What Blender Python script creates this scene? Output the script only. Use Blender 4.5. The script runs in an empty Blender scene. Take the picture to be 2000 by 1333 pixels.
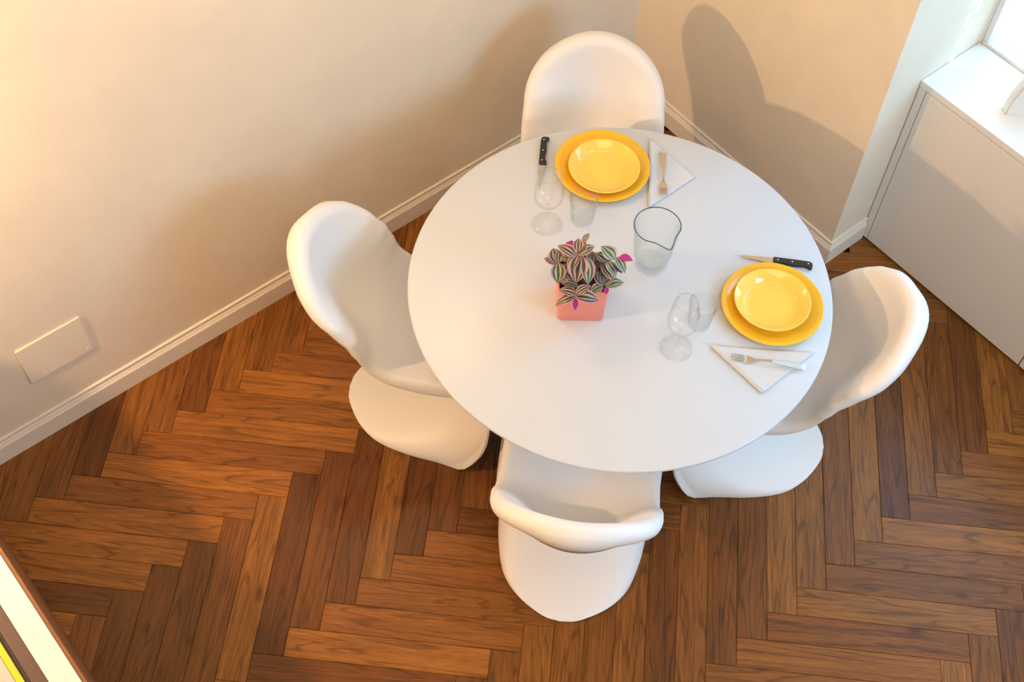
import bpy, math, random
from mathutils import Vector, Matrix, Quaternion
import numpy as np

random.seed(7)
SC = bpy.context.scene
COL = SC.collection
PI = math.pi

# ------------------------------------------------------------------ camera
CAM = Vector((-1.41515, -1.40315, 3.67748))
R_RIGHT = Vector((0.777344, -0.628562, 0.025430))
R_DOWN = Vector((-0.511905, -0.655535, -0.555183))
R_FWD = Vector((0.365636, 0.418550, -0.831340))
F_PX = 2541.55
cd = bpy.data.cameras.new('camera')
cam = bpy.data.objects.new('camera', cd)
COL.objects.link(cam)
cd.sensor_width = 36.0
cd.lens = F_PX / 2000 * 36.0
cd.clip_start = 0.05
m = Matrix((R_RIGHT, -R_DOWN, -R_FWD)).transposed().to_4x4()
m.translation = CAM
cam.matrix_world = m
SC.camera = cam

# ------------------------------------------------------------------ world, sun, lights, exposure
SC.view_settings.view_transform = 'Standard'
SC.view_settings.look = 'None'
SC.view_settings.gamma = 1.0
SC.view_settings.use_curve_mapping = False
SC.view_settings.exposure = 0.2
SC.cycles.transparent_max_bounces = 32

W = bpy.data.worlds.new('world')
SC.world = W
W.use_nodes = True
wn = W.node_tree.nodes
wn.clear()
wo = wn.new('ShaderNodeOutputWorld')
wb = wn.new('ShaderNodeBackground')
wb.inputs['Color'].default_value = (0.80, 0.90, 1.0, 1)
wb.inputs['Strength'].default_value = 0.6
W.node_tree.links.new(wb.outputs[0], wo.inputs[0])


def light(name, kind, loc, energy, color, size=None, target=None, size_y=None, spot=None, blend=0.5):
    d = bpy.data.lights.new(name, kind)
    d.energy = energy
    d.color = color
    if kind == 'AREA':
        d.size = size
        if size_y:
            d.shape = 'RECTANGLE'
            d.size_y = size_y
    elif kind in ('POINT', 'SPOT'):
        d.shadow_soft_size = size
    if kind == 'SPOT':
        d.spot_size = spot
        d.spot_blend = blend
    if kind == 'SUN':
        d.angle = size
    o = bpy.data.objects.new(name, d)
    COL.objects.link(o)
    o.location = loc
    if target is not None:
        q = (Vector(target) - Vector(loc)).to_track_quat('-Z', 'Y')
        o.rotation_euler = q.to_euler()
    return o


SUN_DIR = Vector((-0.38, 0.84, -0.50))
light('sun', 'SUN', (4, -4, 5), 6.0, (1.0, 0.96, 0.88), 0.009, Vector((4, -4, 5)) + SUN_DIR)
# daylight in front of the open window of the niche, and a cool fill behind the camera
light('window_daylight', 'AREA', (2.80, -0.70, 2.15), 36.0, (0.26, 0.62, 1.0), 1.00, (0.6, -0.40, 0.60), 2.50)
light('cool_fill_light', 'AREA', (0.75, -2.70, 1.75), 42.0, (0.26, 0.62, 1.0), 1.00, (0.2, 0.2, 0.6), 1.30)  # added to make up cool light on the table; no window built here
# warm wall lamps of the room, then a warm fill (all outside the frame)
light('wall_lamp_light', 'SPOT', (-1.86, 0.88, 1.63), 92.0, (1.0, 0.57, 0.27), 0.035, (0.5, -0.35, 0.30), spot=math.radians(128), blend=0.35)
light('wall_lamp_light', 'POINT', (-0.15, 0.93, 2.00), 10.0, (1.0, 0.60, 0.30), 0.06)
light('warm_fill_light', 'AREA', (-0.7, -1.3, 4.2), 50.0, (1.0, 0.70, 0.43), 2.2, (-0.4, -0.6, 0))  # soft ambient fill added under the ceiling to lift the shadows

# ------------------------------------------------------------------ helpers


def px(x, y, z):
    """point of the photograph (2000 x 1333) -> world point on the level z"""
    d = R_RIGHT * ((x - 1000) / F_PX) + R_DOWN * ((y - 666.5) / F_PX) + R_FWD
    return CAM + d * ((z - CAM.z) / d.z)


def tag(o, label=None, cat=None, group=None, kind=None):
    if label: o['label'] = label
    if cat: o['category'] = cat
    if group: o['group'] = group
    if kind: o['kind'] = kind
    return o


def empty(name, loc=(0, 0, 0), rz=0.0):
    o = bpy.data.objects.new(name, None)
    o.empty_display_size = 0.05
    COL.objects.link(o)
    o.location = loc
    o.rotation_euler = (0, 0, rz)
    return o


def mesh(name, V, F, mat=None, parent=None, smooth=False, loc=None):
    me = bpy.data.meshes.new(name)
    me.from_pydata([tuple(v) for v in V], [], F)
    me.update()
    if smooth:
        me.polygons.foreach_set('use_smooth', [True] * len(me.polygons))
    if mat: me.materials.append(mat)
    o = bpy.data.objects.new(name, me)
    COL.objects.link(o)
    if parent: o.parent = parent
    if loc is not None: o.location = loc
    return o


def box_vf(x0, x1, y0, y1, z0, z1):
    V = [(x0, y0, z0), (x1, y0, z0), (x1, y1, z0), (x0, y1, z0), (x0, y0, z1), (x1, y0, z1), (x1, y1, z1), (x0, y1, z1)]
    F = [(0, 3, 2, 1), (4, 5, 6, 7), (0, 1, 5, 4), (1, 2, 6, 5), (2, 3, 7, 6), (3, 0, 4, 7)]
    return V, F


def box(name, x0, x1, y0, y1, z0, z1, mat, parent=None, bevel=0.0, seg=2):
    V, F = box_vf(x0, x1, y0, y1, z0, z1)
    o = mesh(name, V, F, mat, parent)
    if bevel:
        bm_bevel(o, bevel, seg)
    return o


def bm_bevel(o, w, seg=2):
    import bmesh
    bm = bmesh.new()
    bm.from_mesh(o.data)
    bmesh.ops.bevel(bm, geom=bm.edges[:], offset=w, segments=seg, affect='EDGES', profile=0.5)
    for f in bm.faces: f.smooth = True
    bm.to_mesh(o.data)
    bm.free()
    wn_ = o.modifiers.new('weighted', 'WEIGHTED_NORMAL')
    wn_.keep_sharp = False


def join_vf(parts):
    V, F = [], []
    for v, f in parts:
        k = len(V)
        V += list(v)
        F += [tuple(i + k for i in q) for q in f]
    return V, F


def lathe_vf(prof, n=64, cx=0, cy=0, closed=False):
    """prof: list of (r,z). r==0 ends become poles"""
    V, F, rings = [], [], []
    for r, z in prof:
        if r < 1e-6:
            rings.append([len(V)])
            V.append((cx, cy, z))
        else:
            rings.append(list(range(len(V), len(V) + n)))
            V += [(cx + r * math.cos(2 * PI * i / n), cy + r * math.sin(2 * PI * i / n), z) for i in range(n)]
    seq = list(range(len(rings) - 1))
    pairs = [(rings[i], rings[i + 1]) for i in seq]
    if closed: pairs.append((rings[-1], rings[0]))
    for a, b in pairs:
        for i in range(n):
            j = (i + 1) % n
            if len(a) == 1 and len(b) == 1: continue
            if len(a) == 1: F.append((a[0], b[j], b[i]))
            elif len(b) == 1: F.append((a[i], a[j], b[0]))
            else: F.append((a[i], a[j], b[j], b[i]))
    return V, F


def fix_normals(o):
    import bmesh
    bm = bmesh.new()
    bm.from_mesh(o.data)
    bmesh.ops.recalc_face_normals(bm, faces=bm.faces[:])
    bm.to_mesh(o.data)
    bm.free()


def lathe(name, prof, mat, parent=None, n=64, closed=False, loc=None, smooth=True, sharp=0.6):
    V, F = lathe_vf(prof, n, closed=closed)
    o = mesh(name, V, F, mat, parent, smooth, loc)
    fix_normals(o)
    if sharp:
        o.data.set_sharp_from_angle(angle=sharp)
    return o


def spline(P, n):
    """Catmull-Rom through P, resampled to n equal-arc points"""
    P = np.array(P, float)
    Q = np.vstack([2 * P[0] - P[1], P, 2 * P[-1] - P[-2]])
    out = []
    for i in range(1, len(Q) - 2):
        p0, p1, p2, p3 = Q[i - 1], Q[i], Q[i + 1], Q[i + 2]
        for t in np.linspace(0, 1, 40, endpoint=False):
            out.append(0.5 * ((2 * p1) + (-p0 + p2) * t + (2 * p0 - 5 * p1 + 4 * p2 - p3) * t * t + (-p0 + 3 * p1 - 3 * p2 + p3) * t ** 3))
    out.append(P[-1])
    out = np.array(out)
    s = np.r_[0, np.cumsum(np.linalg.norm(np.diff(out, axis=0), axis=1))]
    if np.isscalar(n):
        tt = np.linspace(0, s[-1], n)
    else:
        tt = np.asarray(n) * s[-1]
    return np.stack([np.interp(tt, s, out[:, k]) for k in range(P.shape[1])], 1)


# ------------------------------------------------------------------ materials


class Mat:
    def __init__(self, name):
        self.m = bpy.data.materials.new(name)
        self.m.use_nodes = True
        self.n = self.m.node_tree.nodes
        self.l = self.m.node_tree.links
        self.b = self.n['Principled BSDF']

    def node(self, t, **kw):
        x = self.n.new(t)
        for k, v in kw.items():
            if k.startswith('_'): setattr(x, k[1:], v)
            else: x.inputs[k].default_value = v
        return x

    def link(self, a, b): self.l.new(a, b)

    def set(self, **kw):
        for k, v in kw.items(): self.b.inputs[k.replace('_', ' ')].default_value = v
        return self


def rgb(r, g, b): return (r, g, b, 1)


def simple(name, c, rough=0.5, spec=0.5, metal=0.0, bump=0.0, bscale=400, mottle=0.0, mscale=6, coat=0.0):
    M_ = Mat(name)
    M_.set(Base_Color=rgb(*c), Roughness=rough, Metallic=metal)
    M_.b.inputs['Specular IOR Level'].default_value = spec
    if coat: M_.b.inputs['Coat Weight'].default_value = coat
    if bump or mottle:
        tc = M_.node('ShaderNodeTexCoord')
    if bump:
        nz = M_.node('ShaderNodeTexNoise', Scale=bscale, Detail=4.0)
        bp = M_.node('ShaderNodeBump', Strength=bump, Distance=0.002)
        M_.link(tc.outputs['Object'], nz.inputs['Vector'])
        M_.link(nz.outputs['Fac'], bp.inputs['Height'])
        M_.link(bp.outputs['Normal'], M_.b.inputs['Normal'])
    if mottle:
        nz2 = M_.node('ShaderNodeTexNoise', Scale=mscale, Detail=5.0, Roughness=0.6)
        rp = M_.node('ShaderNodeMapRange')
        rp.inputs['From Min'].default_value = 0.3
        rp.inputs['From Max'].default_value = 0.7
        rp.inputs['To Min'].default_value = 1.0 - mottle
        rp.inputs['To Max'].default_value = 1.0
        mx = M_.node('ShaderNodeMix', _data_type='RGBA', _blend_type='MULTIPLY')
        mx.inputs['Factor'].default_value = 1.0
        mx.inputs['A'].default_value = rgb(*c)
        cb = M_.node('ShaderNodeCombineColor')
        M_.link(tc.outputs['Object'], nz2.inputs['Vector'])
        M_.link(nz2.outputs['Fac'], rp.inputs['Value'])
        for k in range(3): M_.link(rp.outputs['Result'], cb.inputs[k])
        M_.link(cb.outputs['Color'], mx.inputs['B'])
        M_.link(mx.outputs['Result'], M_.b.inputs['Base Color'])
    return M_.m


M_WALL = simple('wall_plaster', (0.92, 0.84, 0.69), 0.85, 0.2, bump=0.35, bscale=260, mottle=0.06, mscale=5)
M_TRIM = simple('trim_paint', (0.88, 0.83, 0.73), 0.5, 0.4)
M_PLATE_W = simple('cover_plate_paint', (0.91, 0.84, 0.70), 0.6, 0.3)
M_CEIL = simple('ceiling_paint', (0.85, 0.82, 0.76), 0.9, 0.2)
M_LAC = simple('cabinet_lacquer', (0.85, 0.84, 0.79), 0.42, 0.4)
M_TOP = simple('worktop_white', (0.88, 0.88, 0.87), 0.35, 0.45)
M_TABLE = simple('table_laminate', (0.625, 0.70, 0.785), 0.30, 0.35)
M_CHAIR = simple('chair_plastic', (0.87, 0.895, 0.91), 0.42, 0.45, bump=0.04, bscale=900)
M_STONE = simple('sill_stone', (0.80, 0.80, 0.76), 0.8, 0.3, bump=0.6, bscale=60, mottle=0.15, mscale=20)
M_EXT = simple('outside_render', (0.82, 0.82, 0.76), 0.9, 0.2, bump=0.5, bscale=80)
M_FRAME = simple('window_paint', (0.85, 0.85, 0.83), 0.45, 0.4)
M_SUB = simple('floor_slab', (0.03, 0.015, 0.008), 0.9, 0.1)
M_YEL = simple('yellow_glaze', (0.93, 0.56, 0.035), 0.12, 0.55, coat=0.3)
M_YEL2 = simple('pale_yellow_glaze', (0.95, 0.68, 0.12), 0.12, 0.55, coat=0.3)
M_STEEL = simple('steel', (0.66, 0.63, 0.60), 0.22, 0.5, metal=1.0)
M_RIVET = simple('rivet_metal', (0.85, 0.85, 0.85), 0.25, 0.5, metal=1.0)
M_HANDLE = simple('black_handle', (0.018, 0.018, 0.022), 0.4, 0.5)
M_POT = simple('coral_pot_glaze', (0.87, 0.31, 0.245), 0.45, 0.4)
M_SOIL = simple('soil', (0.035, 0.02, 0.015), 0.95, 0.1, bump=1.0, bscale=150)
M_STEM = simple('plant_stem', (0.30, 0.09, 0.20), 0.5, 0.4)
M_MAG = simple('magenta_leaf', (0.42, 0.03, 0.27), 0.45, 0.4)
M_BROWNP = simple('divider_wood', (0.26, 0.105, 0.04), 0.5, 0.4, mottle=0.25, mscale=18)
M_CAP = simple('counter_cap', (0.80, 0.79, 0.79), 0.4, 0.4)
M_TAUPE = simple('taupe_top', (0.12, 0.085, 0.08), 0.6, 0.3, mottle=0.1, mscale=60)
M_DARK = simple('dark_gap', (0.012, 0.01, 0.01), 0.8, 0.2)
M_BOOK = simple('pale_cover', (0.50, 0.50, 0.46), 0.5, 0.4)
M_BOOKY = simple('yellow_cover', (0.56, 0.58, 0.03), 0.5, 0.4)
M_GREY = simple('white_enamel', (0.80, 0.82, 0.84), 0.4, 0.4)


def napkin_mat():
    M_ = Mat('paper_napkin')
    M_.set(Base_Color=rgb(0.65, 0.705, 0.77), Roughness=0.9)
    M_.b.inputs['Specular IOR Level'].default_value = 0.2
    tc = M_.node('ShaderNodeTexCoord')
    vo = M_.node('ShaderNodeTexVoronoi', Scale=32.0, _feature='DISTANCE_TO_EDGE')
    nz = M_.node('ShaderNodeTexNoise', Scale=600.0)
    ad = M_.node('ShaderNodeMath', _operation='ADD')
    ml = M_.node('ShaderNodeMath', _operation='MULTIPLY')
    ml.inputs[1].default_value = 0.3
    bp = M_.node('ShaderNodeBump', Strength=0.45, Distance=0.002)
    M_.link(tc.outputs['Object'], vo.inputs['Vector'])
    M_.link(tc.outputs['Object'], nz.inputs['Vector'])
    M_.link(nz.outputs['Fac'], ml.inputs[0])
    M_.link(vo.outputs['Distance'], ad.inputs[0])
    M_.link(ml.outputs[0], ad.inputs[1])
    M_.link(ad.outputs[0], bp.inputs['Height'])
    M_.link(bp.outputs['Normal'], M_.b.inputs['Normal'])
    return M_.m


M_NAP = napkin_mat()


def glass_mat(name, tint, edge, refl=1.0, ior=1.34):
    """thin clear glass: see-through with Fresnel reflection, tinted towards grazing angles as a longer path would be"""
    M_ = Mat(name)
    M_.n.remove(M_.b)
    out = M_.n['Material Output']
    tr = M_.node('ShaderNodeBsdfTransparent')
    gl = M_.node('ShaderNodeBsdfGlossy', Roughness=0.02)
    gl.inputs['Color'].default_value = (refl, refl, refl, 1)
    lf = M_.node('ShaderNodeLayerWeight', Blend=0.5)      # Schlick: F0 + (1-F0) * facing^5, the same on both faces
    f0 = ((ior - 1) / (ior + 1)) ** 2
    pw = M_.node('ShaderNodeMath', _operation='POWER'); pw.inputs[1].default_value = 5.0
    fr = M_.node('ShaderNodeMath', _operation='MULTIPLY_ADD'); fr.inputs[1].default_value = 1 - f0; fr.inputs[2].default_value = f0
    M_.link(lf.outputs['Facing'], pw.inputs[0]); M_.link(pw.outputs[0], fr.inputs[0])
    lw = M_.node('ShaderNodeMath', _operation='POWER'); lw.inputs[1].default_value = 2.6
    M_.link(lf.outputs['Facing'], lw.inputs[0])
    mx = M_.node('ShaderNodeMix', _data_type='RGBA')
    mx.inputs['A'].default_value = rgb(*tint)
    mx.inputs['B'].default_value = rgb(*edge)
    M_.link(lw.outputs[0], mx.inputs['Factor'])
    M_.link(mx.outputs['Result'], tr.inputs['Color'])
    ms = M_.node('ShaderNodeMixShader')
    M_.link(fr.outputs[0], ms.inputs[0])
    M_.link(tr.outputs[0], ms.inputs[1])
    M_.link(gl.outputs[0], ms.inputs[2])
    M_.link(ms.outputs[0], out.inputs['Surface'])
    return M_.m


M_GLASS = glass_mat('clear_glass', (1.0, 1.0, 1.0), (0.88, 0.89, 0.89))
M_JUG = glass_mat('jug_glass', (0.999, 1.0, 0.999), (0.72, 0.78, 0.77))
M_RIM = glass_mat('jug_rim_glass', (0.42, 0.52, 0.52), (0.10, 0.16, 0.17))
M_TUMB = glass_mat('tumbler_glass', (0.999, 1.0, 0.999), (0.70, 0.74, 0.74))
M_WATER = glass_mat('water', (0.995, 0.998, 0.997), (0.92, 0.945, 0.94), ior=1.33)


def wood_mat():
    M_ = Mat('oak_plank')
    tc = M_.node('ShaderNodeTexCoord')
    oi = M_.node('ShaderNodeObjectInfo')
    # every plank is cut from another place of the wood
    cb = M_.node('ShaderNodeCombineXYZ')
    m1 = M_.node('ShaderNodeMath', _operation='MULTIPLY'); m1.inputs[1].default_value = 37.0
    m2 = M_.node('ShaderNodeMath', _operation='MULTIPLY'); m2.inputs[1].default_value = 91.0
    m3 = M_.node('ShaderNodeMath', _operation='MULTIPLY'); m3.inputs[1].default_value = 17.0
    for mm, k in ((m1, 0), (m2, 1), (m3, 2)):
        M_.link(oi.outputs['Random'], mm.inputs[0])
        M_.link(mm.outputs[0], cb.inputs[k])
    add = M_.node('ShaderNodeVectorMath', _operation='ADD')
    M_.link(tc.outputs['Object'], add.inputs[0])
    M_.link(cb.outputs[0], add.inputs[1])
    # cathedral figure: distorted stretched rings
    mp = M_.node('ShaderNodeMapping')
    mp.inputs['Scale'].default_value = (1.0, 12.0, 1.0)
    M_.link(add.outputs[0], mp.inputs['Vector'])
    n0 = M_.node('ShaderNodeTexNoise', Scale=1.3, Detail=2.0, Roughness=0.38, Distortion=0.2)
    M_.link(mp.outputs[0], n0.inputs['Vector'])
    mr = M_.node('ShaderNodeMath', _operation='MULTIPLY'); mr.inputs[1].default_value = 20.0
    M_.link(n0.outputs['Fac'], mr.inputs[0])
    sn = M_.node('ShaderNodeMath', _operation='PINGPONG'); sn.inputs[1].default_value = 1.0
    M_.link(mr.outputs[0], sn.inputs[0])
    # fine pores along the grain
    mp2 = M_.node('ShaderNodeMapping')
    mp2.inputs['Scale'].default_value = (16.0, 520.0, 1.0)
    M_.link(add.outputs[0], mp2.inputs['Vector'])
    n2 = M_.node('ShaderNodeTexNoise', Scale=1.0, Detail=3.0, Roughness=0.6)
    M_.link(mp2.outputs[0], n2.inputs['Vector'])
    mp3 = M_.node('ShaderNodeMapping')
    mp3.inputs['Scale'].default_value = (3.0, 40.0, 1.0)
    M_.link(add.outputs[0], mp3.inputs['Vector'])
    n3 = M_.node('ShaderNodeTexNoise', Scale=1.0, Detail=4.0, Roughness=0.55)
    M_.link(mp3.outputs[0], n3.inputs['Vector'])
    # knots
    mp4 = M_.node('ShaderNodeMapping')
    mp4.inputs['Scale'].default_value = (3.6, 7.0, 1.0)
    M_.link(add.outputs[0], mp4.inputs['Vector'])
    vo = M_.node('ShaderNodeTexVoronoi', Scale=1.0)
    M_.link(mp4.outputs[0], vo.inputs['Vector'])
    kr = M_.node('ShaderNodeMapRange')
    kr.inputs['From Min'].default_value = 0.03
    kr.inputs['From Max'].default_value = 0.13
    kr.inputs['To Min'].default_value = 0.45
    kr.inputs['To Max'].default_value = 1.0
    M_.link(vo.outputs['Distance'], kr.inputs['Value'])
    # tone
    s1 = M_.node('ShaderNodeMapRange', _interpolation_type='SMOOTHSTEP'); s1.inputs['From Max'].default_value = 0.34; s1.inputs['To Min'].default_value = 0.64; s1.inputs['To Max'].default_value = 1.05
    M_.link(sn.outputs[0], s1.inputs['Value'])
    s2 = M_.node('ShaderNodeMapRange'); s2.inputs['From Min'].default_value = 0.3; s2.inputs['From Max'].default_value = 0.7
    s2.inputs['To Min'].default_value = 0.60; s2.inputs['To Max'].default_value = 1.30
    M_.link(n2.outputs['Fac'], s2.inputs['Value'])
    s3 = M_.node('ShaderNodeMapRange'); s3.inputs['From Min'].default_value = 0.3; s3.inputs['From Max'].default_value = 0.7
    s3.inputs['To Min'].default_value = 0.78; s3.inputs['To Max'].default_value = 1.2
    M_.link(n3.outputs['Fac'], s3.inputs['Value'])
    p1 = M_.node('ShaderNodeMath', _operation='MULTIPLY')
    p2 = M_.node('ShaderNodeMath', _operation='MULTIPLY')
    p3 = M_.node('ShaderNodeMath', _operation='MULTIPLY')
    M_.link(s1.outputs[0], p1.inputs[0]); M_.link(s2.outputs[0], p1.inputs[1])
    M_.link(p1.outputs[0], p2.inputs[0]); M_.link(s3.outputs[0], p2.inputs[1])
    M_.link(p2.outputs[0], p3.inputs[0]); M_.link(kr.outputs[0], p3.inputs[1])
    vm = M_.node('ShaderNodeVectorMath', _operation='SCALE')
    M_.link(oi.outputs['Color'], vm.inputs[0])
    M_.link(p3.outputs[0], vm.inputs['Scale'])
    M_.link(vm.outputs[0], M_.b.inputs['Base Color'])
    rr = M_.node('ShaderNodeMapRange'); rr.inputs['To Min'].default_value = 0.28; rr.inputs['To Max'].default_value = 0.42
    M_.link(n2.outputs['Fac'], rr.inputs['Value'])
    M_.link(rr.outputs[0], M_.b.inputs['Roughness'])
    bp = M_.node('ShaderNodeBump', Strength=0.25, Distance=0.0006)
    M_.link(n2.outputs['Fac'], bp.inputs['Height'])
    M_.link(bp.outputs['Normal'], M_.b.inputs['Normal'])
    M_.b.inputs['Specular IOR Level'].default_value = 0.34
    return M_.m


M_WOOD = wood_mat()


def leaf_mat(name, green, pale, pink, under, pinkness):
    """striped leaf: u of the UV map runs across the blade, v along it"""
    M_ = Mat(name)
    uv = M_.node('ShaderNodeUVMap')
    sp = M_.node('ShaderNodeSeparateXYZ')
    M_.link(uv.outputs[0], sp.inputs[0])
    oi = M_.node('ShaderNodeObjectInfo')
    nz = M_.node('ShaderNodeTexNoise', Scale=3.0, Detail=2.0)
    mp = M_.node('ShaderNodeMapping'); mp.inputs['Scale'].default_value = (4.0, 1.0, 1.0)
    cb = M_.node('ShaderNodeCombineXYZ')
    mm = M_.node('ShaderNodeMath', _operation='MULTIPLY'); mm.inputs[1].default_value = 50.0
    M_.link(oi.outputs['Random'], mm.inputs[0])
    M_.link(mm.outputs[0], cb.inputs[2])
    ad = M_.node('ShaderNodeVectorMath', _operation='ADD')
    M_.link(uv.outputs[0], ad.inputs[0]); M_.link(cb.outputs[0], ad.inputs[1])
    M_.link(ad.outputs[0], mp.inputs['Vector']); M_.link(mp.outputs[0], nz.inputs['Vector'])
    # |u-.5|*2 with a little wobble
    a = M_.node('ShaderNodeMath', _operation='SUBTRACT'); a.inputs[1].default_value = 0.5
    M_.link(sp.outputs[0], a.inputs[0])
    b = M_.node('ShaderNodeMath', _operation='ABSOLUTE'); M_.link(a.outputs[0], b.inputs[0])
    c = M_.node('ShaderNodeMath', _operation='MULTIPLY_ADD'); c.inputs[1].default_value = 2.0
    w = M_.node('ShaderNodeMath', _operation='MULTIPLY_ADD'); w.inputs[1].default_value = 0.22; w.inputs[2].default_value = -0.11
    M_.link(nz.outputs['Fac'], w.inputs[0])
    M_.link(b.outputs[0], c.inputs[0]); M_.link(w.outputs[0], c.inputs[2])
    cr = M_.node('ShaderNodeValToRGB')
    e = cr.color_ramp
    e.interpolation = 'LINEAR'
    k = pinkness
    stops = [(0.0, green), (0.16, green), (0.24, pale), (0.40, pink if k > .5 else pale), (0.48, green), (0.70, green), (0.79, pink), (0.93, pink), (1.0, green if k < .3 else pink)]
    while len(e.elements) < len(stops): e.elements.new(0.5)
    for el, (pos, col) in zip(e.elements, stops):
        el.position = pos
        el.color = rgb(*col)
    M_.link(c.outputs[0], cr.inputs[0])
    gm = M_.node('ShaderNodeNewGeometry')
    mx = M_.node('ShaderNodeMix', _data_type='RGBA')
    M_.link(gm.outputs['Backfacing'], mx.inputs['Factor'])
    M_.link(cr.outputs['Color'], mx.inputs['A'])
    mx.inputs['B'].default_value = rgb(*under)
    M_.link(mx.outputs['Result'], M_.b.inputs['Base Color'])
    M_.set(Roughness=0.42)
    return M_.m


LG = (0.050, 0.070, 0.030)
LP = (0.50, 0.52, 0.40)
LK = (0.60, 0.33, 0.37)
LU = (0.36, 0.03, 0.25)
M_LEAF_PINK = leaf_mat('pink_striped_leaf', LG, (0.56, 0.44, 0.40), LK, LU, 0.8)
M_LEAF_MID = leaf_mat('green_pink_striped_leaf', (0.055, 0.095, 0.038), LP, (0.50, 0.32, 0.34), LU, 0.4)
M_LEAF_PALE = leaf_mat('pale_green_striped_leaf', (0.09, 0.15, 0.085), (0.46, 0.52, 0.43), (0.62, 0.55, 0.50), LU, 0.2)
M_LEAF_DARK = leaf_mat('dark_striped_leaf', (0.03, 0.06, 0.05), (0.16, 0.22, 0.20), (0.28, 0.14, 0.18), LU, 0.2)

# ------------------------------------------------------------------ room shell
WX = 1.303          # back wall plane
WY = 1.091          # left wall plane
NY = 0.031          # jamb of the window niche
ZC = 4.3
XL, YB = -3.2, -2.8  # room limits behind the camera
NYE = -1.400        # other jamb of the niche


def struct(o):
    o['kind'] = 'structure'
    return o


floor = struct(box('floor', XL, 2.0, YB, 1.29, -0.10, -0.013, M_SUB))
struct(box('wall_left', XL - .2, 2.25, WY, WY + .2, -0.1, ZC, M_WALL))
struct(box('wall_back', WX, 1.765, NY, WY, 0.0, ZC, M_WALL))
struct(box('wall_right', WX, 2.25, YB - .2, NYE, 0.0, ZC, M_WALL))
struct(box('wall_front', XL - .2, 2.25, YB - .2, YB, -0.1, ZC, M_WALL))
struct(box('wall_behind_counter', XL - .2, XL, YB, WY, -0.1, ZC, M_WALL))
struct(box('ceiling', XL - .2, 2.25, YB - .2, WY + .2, ZC, ZC + .15, M_CEIL))
# window wall: parapet under the sill, lintel above, outer reveal of the jamb
struct(box('wall_window_parapet', 1.765, 2.25, NYE, WY, -0.1, 0.765, M_EXT))
struct(box('wall_window_lintel', WX, 2.25, NYE, NY, 3.00, ZC, M_WALL))
struct(box('wall_window_jamb', 1.765, 2.25, 0.024, WY, 0.765, ZC, M_EXT))
struct(box('trim_1', 1.815, 2.30, NYE, 0.024, 0.765, 0.788, M_STONE, bevel=0.004))
# window frame
win = struct(box('window_1', 1.768, 1.812, NYE, 0.0235, 0.7655, 0.792, M_FRAME, bevel=0.003))
box('frame_jamb', 1.768, 1.812, 0.004, 0.0238, 0.793, 2.999, M_FRAME, win, bevel=0.003)
box('frame_jamb', 1.768, 1.812, NYE + .001, NYE + .045, 0.793, 2.999, M_FRAME, win, bevel=0.003)
box('frame_head', 1.768, 1.812, NYE + .046, 0.003, 2.95, 2.999, M_FRAME, win, bevel=0.003)

# slatted shutter leaf folded back outside: the sun comes through its slats onto the jamb
SHX = 2.262
for x0, x1, z0, z1 in ((SHX, SHX + .012, .80, 2.14), (SHX + .032, SHX + .044, .80, 2.14), (SHX + .062, SHX + .19, .80, 2.14), (SHX + .0125, SHX + .0315, .80, 1.60), (SHX + .0445, SHX + .0615, .80, 1.66)):
    box('shutter_panel', x0, x1, -1.428, -1.404, z0, z1, M_FRAME, win)
for xa, xb, zo in ((SHX + .0125, SHX + .0315, 1.665), (SHX + .0445, SHX + .0615, 1.70)):
    z = zo
    while z < 2.12:
        box('shutter_slat', xa, xb, -1.428, -1.404, z, min(z + .030, 2.14), M_FRAME, win)
        z += .088

# baseboards: moulded profile (distance from wall, height)
BP = [(0, 0.0), (0.0135, 0.0), (0.0135, 0.072), (0.0125, 0.0755), (0.0105, 0.077), (0.0105, 0.080), (0.0085, 0.082),
      (0.0085, 0.086), (0.006, 0.0885), (0.0045, 0.093), (0.0052, 0.098), (0.0075, 0.1015), (0.0065, 0.1055), (0.003, 0.107), (0, 0.107)]


def baseboard(name, pts, nrm):
    """pts: polyline on the wall plane, nrm: per-vertex mitre offset direction"""
    V, F = [], []
    k = len(BP)
    for (x, y), (nx, ny) in zip(pts, nrm):
        for d, z in BP: V.append((x + nx * d, y + ny * d, z))
    for i in range(len(pts) - 1):
        for j in range(k - 1):
            a = i * k + j
            F.append((a, a + 1, a + k + 1, a + k))
    F.append(tuple(range(k)))
    F.append(tuple(range((len(pts) - 1) * k, len(pts) * k))[::-1])
    o = mesh(name, V, F, M_TRIM)
    fix_normals(o)
    return struct(o)


baseboard('baseboard_left', [(-1.47, WY - .0003), (WX, WY - .0003)], [(0, -1), (-1, -1)])
baseboard('baseboard_back', [(WX - .0003, WY), (WX - .0003, NY)], [(-1, -1), (-1, -1)])
baseboard('baseboard_niche', [(WX, NY - .0003), (1.484, NY - .0003)], [(-1, -1), (0, -1)])

# herringbone oak floor, every plank a part of the floor
PWD, NPL = 0.09, 6.65264
PLN = PWD * NPL
S2 = math.sqrt(0.5)


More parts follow.
